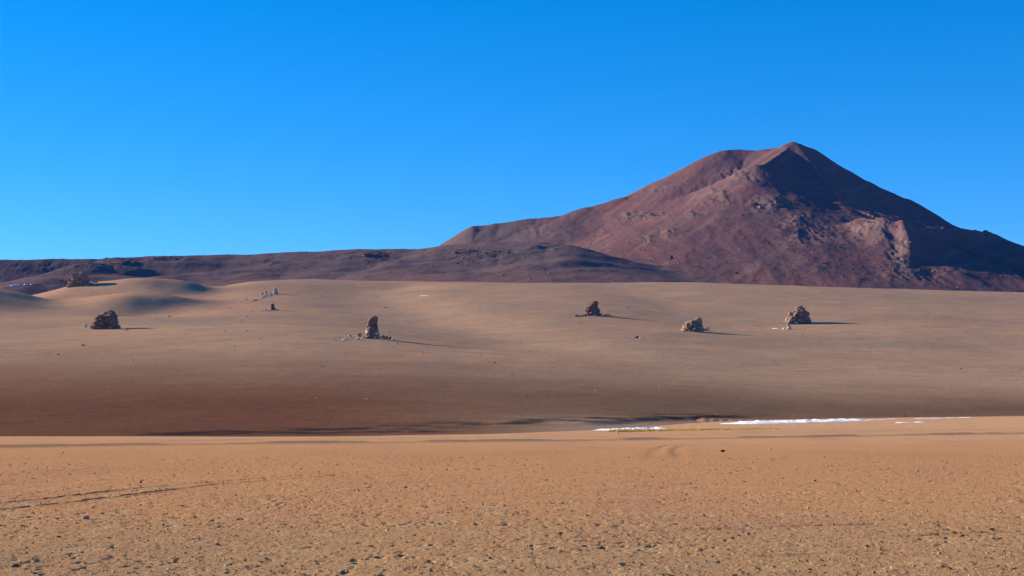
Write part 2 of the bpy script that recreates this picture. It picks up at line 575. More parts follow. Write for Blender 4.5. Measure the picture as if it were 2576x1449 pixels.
def ridge_field(x, y, pts, s_far, s_near, L, r, cap0=1.0, cap1=1.0):
    """height of the land that falls away from a ridge line"""
    n = len(pts) - 1
    out = np.full(x.shape, -1e4)
    for i in range(n):
        a, b = pts[i], pts[i + 1]
        dx, dy = b[0] - a[0], b[1] - a[1]
        L2 = dx * dx + dy * dy
        t = np.clip(((x - a[0]) * dx + (y - a[1]) * dy) / L2, 0, 1)
        ex = x - (a[0] + t * dx)
        ey = y - (a[1] + t * dy)
        d = np.hypot(ex, ey)
        if i == 0 and cap0 != 1.0:          # the land past the ridge's end falls faster
            d = np.where(t <= 0, d * cap0, d)
        if i == n - 1 and cap1 != 1.0:
            d = np.where(t >= 1, d * cap1, d)
        out = np.maximum(out, a[2] + t * (b[2] - a[2]) - drop(d, s_far, s_near, L, r))
    return out

def smax(a, b, k):
    h = np.clip(0.5 + 0.5 * (a - b) / k, 0, 1)
    return b + (a - b) * h + k * h * (1 - h)

def PL(lst):
    return [P(*q) for q in lst]

R_left = PL([(1995, 358, 3900), (1965, 371, 3930), (1900, 381, 3980), (1850, 377, 4000), (1822, 379, 3990), (1780, 402, 3960), (1720, 437, 3900), (1640, 470, 3860),
             (1560, 500, 3800), (1480, 524, 3780)])
R_shoulder = PL([(1560, 500, 3800), (1480, 524, 3780), (1400, 543, 3770), (1250, 561, 3760), (1190, 569, 3740), (1130, 598, 3700), (1070, 630, 3650)])
R_right = PL([(1995, 358, 3900), (2035, 372, 3920), (2090, 408, 3940), (2180, 455, 3950), (2280, 500, 3920), (2320, 530, 3890), (2370, 556, 3850), (2430, 580, 3800), (2600, 640, 3800), (2900, 760, 3800)])
R_front = PL([(2012, 362, 3900), (1984, 369, 3845), (1970, 380, 3770), (1940, 402, 3660), (1905, 420, 3560)])
R_brow = PL([(1905, 422, 3560), (1893, 462, 3430), (1920, 505, 3280)])
R_spur = PL([(2128, 566, 3020), (2165, 549, 3010), (2225, 551, 2950), (2268, 558, 2905), (2300, 566, 2980), (2340, 572, 3065), (2400, 577, 3170), (2450, 580, 3280), (2490, 586, 3380), (2545, 608, 3450), (2620, 640, 3520), (2900, 750, 3560)])
R_nose = PL([(2268, 559, 2904), (2280, 600, 2815), (2288, 640, 2740), (2296, 690, 2660), (2310, 720, 2610)])
R_rib = PL([(2165, 550, 3008), (2150, 590, 2890), (2120, 640, 2780), (2085, 690, 2670)])
R_rib2 = PL([(2222, 552, 2950), (2218, 600, 2840), (2208, 650, 2735), (2195, 700, 2640)])
R_apron = PL([(2130, 530, 3290), (2085, 570, 3110), (2065, 630, 2870), (2060, 695, 2695), (2055, 740, 2560)])
R_bench = PL([(2130, 530, 3290), (2250, 551, 3340), (2430, 582, 3460)])
R_hill = PL([(0, 735, 2520), (70, 712, 2590), (130, 698, 2660), (190, 684, 2740), (240, 664, 2830), (310, 648, 2920), (380, 645, 2960), (480, 643, 2980), (600, 641, 3000), (760, 634, 3000), (900, 629, 3000), (1060, 625, 2990),
             (1150, 615, 2960), (1250, 611, 2920), (1350, 613, 2880), (1430, 620, 2830), (1500, 645, 2760), (1580, 676, 2690), (1680, 712, 2600)])
R_back = PL([(-700, 665, 3500), (-300, 660, 3450), (0, 655, 3400), (120, 652, 3400), (230, 652, 3400), (330, 650, 3420), (500, 652, 3450)])

ys = np.concatenate([np.arange(2330, 3300, 4.5), np.arange(3300, 4060, 6.5)])
X, Y = fan(-0.52, 0.52, 1560, ys)
wx = 26 * fbm(X / 230, Y / 230, 3, 101)
wy = 26 * fbm(X / 230 + 40, Y / 230, 3, 105)
wfar = sstep(Y, 2500, 2900)
Xw, Yw = X + wx * wfar, Y + wy * wfar
Xe, Ye = X + 0.35 * wx, Y + 0.35 * wy
Zleft = ridge_field(Xe, Ye, R_left, 0.40, 0.56, 420, 24) - 1.3 * np.clip(Xe - R_left[0][0] - 8, 0, None)
Zm = smax(Zleft, ridge_field(Xe, Ye, R_right, 0.58, 0.78, 300, 14), 10)
Zm = smax(Zm, ridge_field(Xe, Ye, R_shoulder, 0.30, 0.44, 300, 24, 1.0, 3.0) - 0.3 * np.clip(R_shoulder[4][0] - Xe, 0, None), 14)
Zm = smax(Zm, ridge_field(Xe, Ye, R_front, 0.54, 0.70, 260, 6, 2.0), 8)
Zm = smax(Zm, ridge_field(Xe, Ye, R_brow, 0.33, 0.52, 240, 60, 2.0, 1.2), 26)
Zs = smax(ridge_field(Xe, Ye, R_spur, 0.46, 0.80, 240, 8), ridge_field(Xe, Ye, R_nose, 0.50, 0.85, 220, 6) + 6, 6)
Zs = smax(Zs, ridge_field(Xe, Ye, R_rib, 0.34, 0.60, 160, 20) - 10, 20)
Zs = smax(Zs, ridge_field(Xe, Ye, R_rib2, 0.40, 0.62, 200, 16), 14)
ap_y = np.array([q[1] for q in R_apron])[::-1]
ap_x = np.array([q[0] for q in R_apron])[::-1]
ap_z = np.array([q[2] for q in R_apron])[::-1]
off = Xe - np.interp(Ye, ap_y, ap_x)
Zap = np.interp(Ye, ap_y, ap_z) - 0.35 * np.clip(ap_y[0] - Ye, 0, None) - 0.5 * np.clip(Ye - ap_y[-1], 0, None)
Zap = Zap - np.where(off < 0, 0.24, 0.23) * (np.sqrt(off * off + 50 ** 2) - 50)
Zap = Zap - 0.40 * np.clip(off - 185, 0, None)
Zap = smax(Zap, ridge_field(Xe, Ye, R_bench, 0.34, 0.42, 200, 40, 1.5, 1.5), 12)
Zm = smax(Zm, Zap, 22)
Zm = smax(Zm, Zs, 8)
Zh = ridge_field(Xe, Ye, R_hill, 0.20, 0.40, 200, 40)
Zb = ridge_field(Xe, Ye, R_back, 0.22, 0.75, 160, 20)
Zhill = smax(Zh, Zb, 8)
Z = smax(Zm, Zhill, 14)
is_m = sstep(Zm - Zhill, -6, 10)
FLOOR = 170.0
Z = smax(Z, np.full_like(Z, FLOOR), 20)
px_, py_ = project(X, Y, Z)

def blob(lst):
    m = np.zeros_like(Z)
    for cx, cy, rx, ry, a in lst:
        m = np.maximum(m, a * np.exp(-(((px_ - cx) / rx) ** 2 + ((py_ - cy) / ry) ** 2)))
    return m

ROCKY = blob([(1935, 512, 55, 18, 1.0), (1860, 440, 60, 22, 0.8), (1610, 543, 60, 9, 0.9), (1740, 538, 20, 8, 0.8), (1680, 588, 30, 12, 0.9), (1625, 602, 22, 12, 0.7),
              (2200, 575, 90, 34, 1.0), (2265, 640, 32, 55, 1.0), (2060, 585, 45, 30, 0.7), (2000, 560, 50, 25, 0.7), (1800, 490, 50, 30, 0.6), (2340, 578, 50, 12, 0.9),
              (2480, 590, 40, 12, 0.9), (1680, 475, 60, 12, 0.6), (2300, 690, 90, 20, 0.5), (2010, 600, 50, 30, 0.5), (1360, 575, 40, 14, 0.5)])
HROCK = blob([(1210, 640, 120, 14, 0.9), (940, 650, 70, 16, 0.9), (690, 663, 30, 10, 0.9), (430, 655, 80, 10, 0.7), (300, 662, 60, 14, 0.8), (90, 672, 140, 14, 0.9), (1370, 625, 60, 10, 0.7)])
fade = sstep(Z, FLOOR + 6, FLOOR + 60)
gul = ridged(X / 120, Y / 330, 4, 111)
Z = Z + fade * is_m * (3.5 * (gul - 0.55) + 2.2 * fbm(X / 90, Y / 110, 4, 121))
Z = Z + fade * (1.8 * fbm(X / 26, Y / 30, 3, 125) * (0.3 + 1.2 * ROCKY + HROCK * 0.8))
Z = Z + fade * ROCKY * (9 * (ridged(X / 42, Y / 150, 3, 131) - 0.5) + 2.5 * np.abs(perlin(X / 17, Y / 22, 135)))
Z = Z + fade * HROCK * (5 * (ridged(X / 75, Y / 60, 4, 137) - 0.5) + 2 * np.abs(perlin(X / 15, Y / 18, 139)))
Z = Z + fade * (1 - is_m) * (4 * fbm(X / 130, Y / 110, 3, 141))
# steps where hard layers crop out on the hill front
h1 = fbm(X / 160, Y / 60, 3, 145)
Z = Z + (1 - is_m) * fade * HROCK * 5 * sstep(h1, 0.0, 0.25)
Z = Z + (1 - is_m) * fade * 13 * fbm(X / 190, Y / 90, 2, 143) * sstep(Z, 235, 275) * (1 - sstep(Z, 288, 312))

base = np.empty(X.shape + (3,))
base[:] = (0.125, 0.070, 0.070)
chute = fbm((X - 0.55 * (Y - 3900)) / 34, Y / 420, 4, 158)
n1 = fbm(X / 190, Y / 160, 4, 151)
n2 = fbm(X / 45, Y / 45, 4, 155)
base = mixc(base, (0.150, 0.072, 0.066), np.clip(0.3 + n1 * 1.4, 0, 0.9))
base = mixc(base, (0.19, 0.11, 0.092), np.clip(chute * 1.4 - 0.05, 0, 0.5))
base = mixc(base, (0.095, 0.062, 0.066), np.clip(-chute * 1.2 - 0.1, 0, 0.5))
base = mixc(base, (0.115, 0.085, 0.082), np.clip((ROCKY * 0.8 + n2 * 0.35), 0, 0.8))
base = mixc(base, (0.22, 0.13, 0.10), np.clip(ROCKY * np.clip(n2 * 2.0, 0, 1), 0, 0.6))
hc = np.empty_like(base)
hc[:] = (0.122, 0.086, 0.082)
hc = mixc(hc, (0.165, 0.09, 0.078), (1 - sstep(Z, 225, 275)) * np.clip(0.6 + n1, 0, 1))
hc = mixc(hc, (0.08, 0.064, 0.064), np.clip(HROCK * 0.9 + n1 * 0.4, 0, 0.8))
base = hc + (base - hc) * (is_m * sstep(px_ + 60 * n1, 1230, 1560))[..., None]
mountain = mesh_grid('mountain', X, Y, Z, M_mount, base)
tag(mountain, kind='structure')
MX, MY, MZ = X, Y, Z
m_px, m_py = project(MX, MY, MZ)

# ------------------------------------------------------------------ rock chunks
def hull(seed, n=16, sx=1.0, sy=1.0, sz=0.8, box=0.55):
    r = np.random.default_rng(seed)
    p = r.normal(size=(n, 3))
    p /= np.linalg.norm(p, axis=1)[:, None]
    c = np.sign(p) * np.abs(p) ** box            # pushed towards a box: broken blocks, not balls
    c *= r.uniform(0.8, 1.08, size=(n, 1))
    c *= (sx, sy, sz)
    bm = bmesh.new()
    for q in c:
        bm.verts.new(q)
    g = bmesh.ops.convex_hull(bm, input=bm.verts)
    dead = [v for v in bm.verts if not v.link_faces]
    bmesh.ops.delete(bm, geom=dead, context='VERTS')
    bmesh.ops.triangulate(bm, faces=bm.faces)
    bm.verts.index_update()
    V = np.array([v.co[:] for v in bm.verts])
    T = np.array([[v.index for v in f.verts] for f in bm.faces])
    bm.free()
    return V, T

HULLS = [hull(200 + i, 15 + i % 5, 1.0, 0.9, 0.75, 0.4) for i in range(14)]
SMALL = [hull(300 + i, 8, 1.0, 0.9, 0.7, 0.8) for i in range(10)]
CHUNK = {}
def chunk_mesh(i, mat):
    k = (i, mat.name)
    if k not in CHUNK:
        V, T = HULLS[i]
        CHUNK[k] = mesh_raw('stone', V, T, [mat])
    return CHUNK[k]

def joined(name, items, mats, smooth=False):
    """items: (V, T, 3x3 matrix, offset, material index)"""
    VV, TT, MI = [], [], []
    n = 0
    for V, T, M, o, mi in items:
        VV.append(V @ M.T + o)
        TT.append(T + n)
        MI.append(np.full(len(T), mi))
        n += len(V)
    return mesh_raw(name, np.concatenate(VV), np.concatenate(TT), mats, np.concatenate(MI), smooth)

def rotm(r, tilt=0.5):
    return np.array(Euler((r.normal() * tilt, r.normal() * tilt, r.uniform(0, 6.28))).to_matrix())

FS = 5627.0     # focal length in pixels of the 4096 px photograph
def src(px, py):
    return px * 0.62891, py * 0.62891

def ground_point(px, py):
    """where the ground shows at a picture point (4096 px picture)"""
    a, b = src(px, py)
    D = hit(a, b)
    q = P(a, b, D)
    q[2] = float(ground_z(q[0], q[1]))
    return q

def empty(name, loc):
    o = bpy.data.objects.new(name, None)
    o.empty_display_size = 1.0
    o.location = loc
    C.objects.link(o)
    return o

def child(name, me, par, loc=(0, 0, 0), M=None):
    o = bpy.data.objects.new(name, me)
    C.objects.link(o)
    o.parent = par
    if M is None:
        o.location = loc
    else:
        m4 = Matrix.Identity(4)
        for i in range(3):
            for j in range(3):
                m4[i][j] = M[i][j]
        m4.translation = Vector(loc)
        o.matrix_basis = m4
    return o

PAL = {
    'rust':  ([M_grey, M_tan, M_rust], [M_rust, M_rust, M_tan, M_dark], 0.30, M_rust),
    'tan':   ([M_tan, M_tan, M_grey], [M_tan, M_tan, M_rust], 0.28, M_tan),
    'white': ([M_pale, M_grey, M_pale], [M_pale, M_tan, M_grey], 0.55, M_grey),
    'pillar': ([M_grey, M_tan, M_tan], [M_rust, M_dark, M_rust], 0.38, M_rust),
    'darkpillar': ([M_grey, M_grey, M_pale], [M_dark, M_rust, M_dark], 0.25, M_dark),
    'shade': ([M_tan, M_rust], [M_rust, M_tan, M_rust, M_dark], 0.3, M_rust),
}

def formation(label, crop, left, right, pal, nblk, depth=0.8, seed=1, bs=0.13, flat=0.72, back=0.5, cat='rock formation', group=None, extra=None, name='rock_formation'):
    """crop = (x0, y0, scale) of the enlarged view the outline was read from; left and right run from the foot to the top"""
    r = np.random.default_rng(seed)
    x0, y0, k = crop
    L = np.array([(x0 + a / k, y0 + b / k) for a, b in left])
    R = np.array([(x0 + a / k, y0 + b / k) for a, b in right])
    bx = 0.5 * (L[0, 0] + R[0, 0])
    by = max(L[0, 1], R[0, 1])
    g = ground_point(bx, by)
    s = math.hypot(g[1], g[2] - CAMZ) / FS
    width = (R[:, 0].max() - L[:, 0].min()) * s
    height = (by - min(L[:, 1].min(), R[:, 1].min())) * s
    half = 0.5 * width * depth
    g2 = g.copy()
    g2[1] += half * back
    root = empty(name, (g2[0], g2[1], g2[2]))
    tag(root, label, cat, group)
    s = g2[1] / FS
    zl = (by - L[:, 1]) * s
    zr = (by - R[:, 1]) * s
    xl = (L[:, 0] - bx) * s
    xr = (R[:, 0] - bx) * s
    top = max(zl.max(), zr.max())
    ol = np.argsort(zl, kind='stable'); orr = np.argsort(zr, kind='stable')
    def span(z):
        return float(np.interp(z, zl[ol], xl[ol])), float(np.interp(z, zr[orr], xr[orr]))
    lower, upper, cut, coremat = PAL[pal]
    # solid core
    NZ, NA = 30, 30
    zs = np.concatenate([[-0.14 * height - 1.0], np.linspace(0, top * 0.985, NZ - 1)])
    V = []
    T = []
    lay = np.repeat(r.normal(size=NZ // 2 + 1) * 0.06, 2)[:NZ]          # beds that stand proud or weather back
    crack = np.repeat(r.normal(size=NA // 2) * 0.07, 2)                # upright ribs and clefts
    ph = r.uniform(0, 6.28, 6)
    for i, z in enumerate(zs):
        a, b = span(max(z, 0))
        c = 0.5 * (a + b)
        hw = max(0.5 * (b - a) * 0.95, 0.02 * width)
        hd = min(half, max(hw * 1.15, 0.2 * half)) * (1 - 0.35 * max(z, 0) / top)
        if z < 0:
            hw *= 1.05
        sh = int(round(3 * math.sin(z / top * 5 + ph[2])))
        for k_ in range(NA):
            t = 2 * math.pi * k_ / NA
            ct, st = math.cos(t), math.sin(t)
            ct = math.copysign(abs(ct) ** 0.7, ct)
            st = math.copysign(abs(st) ** 0.7, st)
            w = 1 + 0.10 * math.sin(3 * t + ph[0] + z / top * 4) + 0.06 * math.sin(5 * t + ph[1] - z / top * 7) + lay[i] + crack[(k_ + sh) % NA] + r.normal() * 0.04
            V.append((c + hw * ct * (0.45 + 0.55 * w), hd * st * w, z + r.normal() * 0.006 * top * (z > 0)))
    n = len(zs)
    for i in range(n - 1):
        for j in range(NA):
            p, q = i * NA + j, i * NA + (j + 1) % NA
            T += [(p, q, q + NA), (p, q + NA, p + NA)]
    V.append((0.5 * sum(span(top)), 0, top))
    for j in range(NA):
        T.append(((n - 1) * NA + j, (n - 1) * NA + (j + 1) % NA, len(V) - 1))
    child('rock_mass', mesh_raw('rock_mass', V, T, [coremat]), root)
    for i in range(int(nblk * 0.75)):
        z = top * r.beta(0.95, 1.15)
        a, b = span(z)
        c = 0.5 * (a + b)
        hw = 0.5 * (b - a)
        hd = min(half, max(hw * 1.15, 0.2 * half)) * (1 - 0.35 * z / top)
        # most of them on the sides that can be seen, some behind
        t = r.uniform(math.pi * 0.95, math.pi * 2.05) if r.random() < 0.8 else r.uniform(0, math.pi)
        size = height * bs * r.uniform(0.5, 1.35) * (0.75 + 0.35 * (1 - z / top))
        size = min(size, max(hw * 0.62, 0.06 * width))
        sx, sy, sz = size * r.uniform(0.9, 1.35), size * r.uniform(0.8, 1.1), size * flat * r.uniform(0.6, 1.1)
        rad_x = max(hw - sx * 0.55, hw * 0.3)
        ct, st = math.cos(t), math.sin(t)
        x = c + rad_x * math.copysign(abs(ct) ** 0.75, ct)
        y = (hd * 0.92) * math.copysign(abs(st) ** 0.75, st)
        zz = min(z, top - sz * 0.7)
        M = rotm(r, 0.28) @ np.diag((sx, sy, sz))
        f = z / top + r.normal() * 0.08
        mat = lower[r.integers(len(lower))] if f < cut else upper[r.integers(len(upper))]
        child('stone', chunk_mesh(int(r.integers(len(HULLS))), mat), root, (x, y, zz), M)
    if extra:
        for (ex, ey, w, h, mat, tilt) in extra:      # single stones of the same mass, read from the enlarged view
            qx, qy = x0 + ex / k, y0 + ey / k
            M = np.array(Euler((0.1, tilt, r.uniform(-0.3, 0.3))).to_matrix()) @ np.diag((w / k * s * 0.5, w / k * s * 0.45, h / k * s * 0.5))
            child('stone', chunk_mesh(int(r.integers(len(HULLS))), mat), root, ((qx - bx) * s, -half * 0.75, (by - qy) * s), M)
    return root, s

def boulder(label, px, py, w, h, mat, cat='boulder', group=None, tilt=0.0, seed=None, name='boulder', dy=0.0):
    """px, py: middle of its foot in the 4096 px picture; w, h in its pixels"""
    r = np.random.default_rng(int(px * 7 + py * 13))
    g = ground_point(px, py)
    g[1] += dy
    g[2] = float(ground_z(g[0], g[1]))
    s = g[1] / FS
    V, T = HULLS[int(r.integers(len(HULLS)))]
    M = np.array(Euler((r.normal() * 0.1, tilt, r.uniform(-0.5, 0.5))).to_matrix()) @ np.diag((w * s * 0.5, max(w * 0.42, h * 0.5) * s, h * s * 0.66))
    VV = V @ M.T
    VV[:, 2] -= VV[:, 2].min() + h * s * 0.16
    o = bpy.data.objects.new(name, mesh_raw(name, VV, T, [mat]))
    o.location = g
    C.objects.link(o)
    tag(o, label, cat, group)
    return o

MATWORD = {}
def rubble(where, x0, x1, y0, y1, crop, n, wpx, mats, group, seed):
    """loose stones lying about between two points of an enlarged view"""
    r = np.random.default_rng(seed)
    cx, cy, k = crop
    ws = wpx * r.uniform(0.55, 1.4, n)
    for i in range(n):
        t = r.random()
        px = cx + (x0 + (x1 - x0) * t) / k
        py = cy + (y0 + (y1 - y0) * t) / k + r.normal() * 1.3
        w = ws[i]
        m = mats[r.integers(len(mats))]
        big = 'biggest ' if w == ws.max() else ''
        boulder(big + MATWORD[m.name] + ' stone ' + where, px, py, w, w * r.uniform(0.5, 0.85), m, group=group, tilt=r.normal() * 0.25)
for _m, _w in ((M_rust, 'rust-brown'), (M_tan, 'tan'), (M_grey, 'grey'), (M_dark, 'dark'), (M_pale, 'whitish')):
    MATWORD[_m.name] = _w

# --- squat craggy rock on the left slope
c1 = (300, 1200, 7.576)
formation('squat craggy rust-brown rock with a steep shaded face, below the sand dunes', c1,
          [(430, 850), (470, 740), (540, 640), (570, 560), (640, 490), (750, 435), (860, 385), (920, 330), (990, 300)],
          [(1340, 880), (1290, 840), (1270, 740), (1250, 600), (1235, 480), (1160, 385), (1080, 310), (1010, 298)],
          'rust', 90, 0.75, 11, 0.11, 0.6)
boulder('small square boulder at the sunlit foot of the squat craggy rust rock', *(300 + 320 / 7.576, 1200 + 795 / 7.576), 13, 12, M_grey)
boulder('flat pale stone under the square boulder beside the squat craggy rock', *(300 + 325 / 7.576, 1200 + 832 / 7.576), 11, 4, M_pale)
boulder('half white boulder in the shadow of the squat craggy rust rock', *(300 + 1460 / 7.576, 1200 + 912 / 7.576), 15, 10, M_pale)
rubble('fallen at the front foot of the squat craggy rust rock', 430, 950, 815, 860, c1, 9, 8, [M_tan, M_grey, M_rust], 'rubble of the squat craggy rock', 5)
rubble('between the squat craggy rock and the half white boulder', 1340, 1600, 890, 918, c1, 4, 7, [M_rust, M_grey], 'stones on the shadow side of the squat craggy rock', 6)

# --- tall pillar
c2 = (1330, 1240, 5.6)
formation('tall narrow rust-red rock pillar with a grey foot and an overhanging head', c2,
          [(765, 645), (740, 560), (745, 470), (748, 400), (752, 330), (760, 255), (795, 185), (880, 165), (895, 145), (940, 134)],
          [(1050, 645), (1035, 580), (1038, 510), (1020, 420), (990, 350), (985, 290), (995, 215), (1002, 170), (990, 145), (950, 134)],
          'pillar', 80, 0.85, 12, 0.085, 0.95)
boulder('big tilted tan block beside the tall pillar, lying on other blocks', *(1330 + 600 / 5.6, 1240 + 600 / 5.6), 22, 19, M_tan, tilt=-0.35)
boulder('long pale slab leaning on the ground on the sunlit side of the tall pillar', *(1330 + 580 / 5.6, 1240 + 676 / 5.6), 20, 13, M_pale, tilt=-0.5)
rubble('in the heap at the sunlit foot of the tall pillar', 620, 790, 625, 650, c2, 9, 9, [M_tan, M_grey, M_pale], 'heap on the sunlit side of the tall pillar', 8)
rubble('in the heap on the shadow side of the tall pillar', 1050, 1290, 625, 655, c2, 9, 13, [M_dark, M_rust, M_rust], 'heap on the shadow side of the tall pillar', 9)  # dark materials put the pillar's shadow into the colour of these stones
boulder('upright pointed stone at the end of the tall pillar\'s heap', *(1330 + 1350 / 5.6, 1240 + 668 / 5.6), 9, 12, M_grey)
rubble('scattered out on the sunlit side of the tall pillar', 200, 430, 680, 640, c2, 9, 7, [M_pale, M_pale, M_grey], 'white stones on the sunlit side of the tall pillar', 10)
boulder('white flat stone lying farthest out on the sunlit side of the tall pillar', *(1330 + 40 / 5.6, 1240 + 668 / 5.6), 11, 3.5, M_pale)
boulder('white boulder with a dark side among stones on the sunlit side of the tall pillar', *(1330 + 385 / 5.6, 1240 + 592 / 5.6), 13, 10, M_pale)

# --- hooded rock with a small window
c3 = (2270, 1180, 8.587)
formation('tan rock with a hooded head, rubble spread on both sides', c3,
          [(610, 715), (605, 560), (640, 450), (690, 370), (735, 320), (830, 300), (835, 250), (900, 205)],
          [(1110, 710), (1120, 560), (1105, 500), (1065, 400), (1050, 310), (1075, 250), (1010, 205), (950, 200)],
          'shade', 80, 0.8, 13, 0.10, 0.7)
rubble('in the rubble on the sunlit side of the hooded tan rock', 230, 610, 750, 710, c3, 14, 9, [M_tan, M_tan, M_grey], 'rubble on the sunlit side of the hooded rock', 14)
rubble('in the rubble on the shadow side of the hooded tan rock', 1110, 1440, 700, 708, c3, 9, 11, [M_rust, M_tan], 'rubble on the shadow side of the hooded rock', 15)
rubble('in front of the hooded tan rock', 480, 1050, 765, 730, c3, 9, 4, [M_pale], 'white stones before the hooded rock', 16)
boulder('tiny white stone lying alone on the sunlit side of the hooded tan rock', 2271, 1271, 5, 2.5, M_pale)

# --- low heaped rock
c4 = (2690, 1240, 9.9)
formation('low heaped tan rock with a blocky top and jumbled slabs', c4,
          [(335, 860), (350, 770), (430, 650), (520, 540), (540, 485), (640, 430), (740, 412), (850, 385), (930, 335), (1000, 292), (1080, 285)],
          [(1290, 830), (1240, 700), (1200, 570), (1190, 430), (1178, 330), (1150, 300), (1100, 285)],
          'tan', 95, 0.85, 17, 0.13, 0.6)
boulder('square dark block standing at the shadow end of the low heaped rock', *(2690 + 1395 / 9.9, 1240 + 770 / 9.9), 15, 13, M_rust)
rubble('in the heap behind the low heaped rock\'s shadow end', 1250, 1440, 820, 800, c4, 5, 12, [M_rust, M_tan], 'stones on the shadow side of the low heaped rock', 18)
rubble('along the front of the low heaped rock', 360, 1050, 880, 860, c4, 13, 6, [M_pale, M_grey, M_tan], 'pale stones before the low heaped rock', 19)

# --- pyramid rock
c5 = (3080, 1200, 8.05)
formation('pyramid-shaped tan rock of stacked blocks with a sheer shaded side', c5,
          [(500, 760), (540, 660), (590, 560), (640, 490), (670, 415), (750, 375), (850, 325), (880, 245), (940, 202), (1040, 180)],
          [(1345, 745), (1295, 640), (1285, 500), (1262, 400), (1200, 345), (1135, 275), (1100, 210), (1050, 180)],
          'tan', 105, 0.8, 20, 0.115, 0.7)
rubble('trailing off on the sunlit side of the pyramid-shaped tan rock', 170, 480, 735, 740, c5, 8, 6, [M_tan, M_grey, M_pale], 'stones on the sunlit side of the pyramid rock', 21)
boulder('white stone at the shadow-side corner of the pyramid-shaped tan rock', *(3080 + 1352 / 8.05, 1200 + 752 / 8.05), 5, 5, M_pale)
formation('small whitish rock with one upright finger, before the pyramid-shaped rock', c5,
          [(500, 950), (545, 900), (570, 850), (560, 800), (560, 750), (590, 735)],
          [(700, 950), (680, 860), (655, 815), (625, 850), (632, 800), (628, 750), (600, 735)],
          'white', 16, 0.8, 22, 0.2, 0.8)
boulder('white slab lying on the sunlit side of the small fingered white rock', *(3080 + 450 / 8.05, 1200 + 940 / 8.05), 12, 8, M_pale, tilt=-0.3)

# --- rock on the dune crest
c6 = (240, 1060, 14.49)
formation('dark massive rock on the crest of the sand dune, tan sunlit edge', c6,
          [(230, 1250), (320, 1080), (390, 920), (410, 800), (440, 690), (530, 570), (650, 490), (760, 415), (960, 385), (1100, 325), (1180, 320)],
          [(1700, 1090), (1560, 950), (1475, 780), (1440, 600), (1390, 500), (1340, 400), (1250, 335), (1200, 320)],
          'shade', 70, 0.7, 23, 0.11, 0.75, back=0.9)
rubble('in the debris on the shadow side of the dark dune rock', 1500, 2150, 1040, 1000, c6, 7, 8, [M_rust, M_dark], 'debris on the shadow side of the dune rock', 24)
rubble('at the sunlit foot of the dark dune rock', 100, 300, 1290, 1240, c6, 5, 5, [M_tan, M_grey], 'stones on the sunlit side of the dune rock', 25)

# --- forked white rock and its trail of stones
c7 = (960, 1130, 10.35)
formation('forked whitish rock with two fingers and a long shadow', c7,
          [(1330, 480), (1375, 400), (1378, 330), (1385, 250), (1420, 215), (1450, 205)],
          [(1570, 475), (1550, 420), (1530, 350), (1515, 270), (1508, 225), (1480, 195)],
          'white', 22, 0.8, 26, 0.13, 0.9)
formation('small grey pointed rock up the slope from the forked whitish rock', c7,
          [(1000, 455), (1020, 400), (1050, 350), (1075, 335)],
          [(1130, 440), (1110, 390), (1100, 350), (1085, 335)],
          'white', 12, 0.8, 27, 0.2, 0.8)
boulder('broken white boulder beside the small grey pointed rock', *(960 + 905 / 10.35, 1130 + 512 / 10.35), 12, 10, M_pale)
rubble('in the trail running downhill from the forked rock', 420, 1340, 830, 520, c7, 18, 8, [M_pale, M_pale, M_grey], 'trail of stones below the forked rock', 28)
boulder('round white boulder alone on the sand on the sunlit side of the stone trail', *(960 + 260 / 10.35, 1130 + 735 / 10.35), 10, 7, M_pale)
boulder('long pale slab in the trail of stones below the forked rock', *(960 + 990 / 10.35, 1130 + 640 / 10.35), 20, 9, M_pale, tilt=-0.35)

# --- small dark capped pillar
formation('small dark capped pillar on a whitish skirt of stones', c7,
          [(1240, 1150), (1270, 1090), (1262, 1000), (1272, 940), (1262, 910), (1300, 880), (1340, 868)],
          [(1520, 1145), (1450, 1080), (1418, 1020), (1405, 960), (1410, 910), (1395, 880), (1350, 868)],
          'darkpillar', 26, 0.75, 29, 0.13, 0.8)
boulder('pale slab leaning on the sunlit side of the dark capped pillar', *(960 + 1060 / 10.35, 1130 + 1175 / 10.35), 13, 8, M_pale, tilt=-0.4)
boulder('round pale boulder farther out on the sunlit side of the dark capped pillar', *(960 + 930 / 10.35, 1130 + 1208 / 10.35), 9, 5, M_pale)
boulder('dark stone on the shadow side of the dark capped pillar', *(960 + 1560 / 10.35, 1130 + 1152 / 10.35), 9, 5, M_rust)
rubble('in the skirt on the sunlit side of the dark capped pillar', 1130, 1250, 1165, 1150, c7, 5, 6, [M_pale, M_grey], 'skirt of the capped pillar', 30)
boulder('flat white stone in a pair on the bare slope', *(960 + 475 / 10.35, 1130 + 1205 / 10.35), 7, 3, M_pale)
boulder('flat grey stone, the smaller of a pair on the bare slope', *(960 + 565 / 10.35, 1130 + 1222 / 10.35), 5, 2.5, M_grey)
boulder('jagged grey stone alone below the pair of flat stones', *(960 + 280 / 10.35, 1130 + 1425 / 10.35), 10, 5, M_grey)

# --- dark boulder in the middle of the slope
c9 = (2500, 1320, 21.5)
boulder('dark leaning boulder alone in the open sand', *(2500 + 985 / 21.5, 1320 + 690 / 21.5), 21, 10, M_dark, tilt=-0.15)
boulder('pale pointed stone touching the dark leaning boulder', *(2500 + 1310 / 21.5, 1320 + 730 / 21.5), 8, 7, M_pale)
boulder('white stone on bare sand downhill of the tall pillar', 1043, 1356, 9, 4, M_pale)
boulder('thin dark stone on the slope above the tall pillar', 1541, 1231, 18, 2.5, M_dark)
boulder('small dark stone on the sand on the sunlit side of the dark capped pillar', 678, 1266, 16, 3, M_dark)

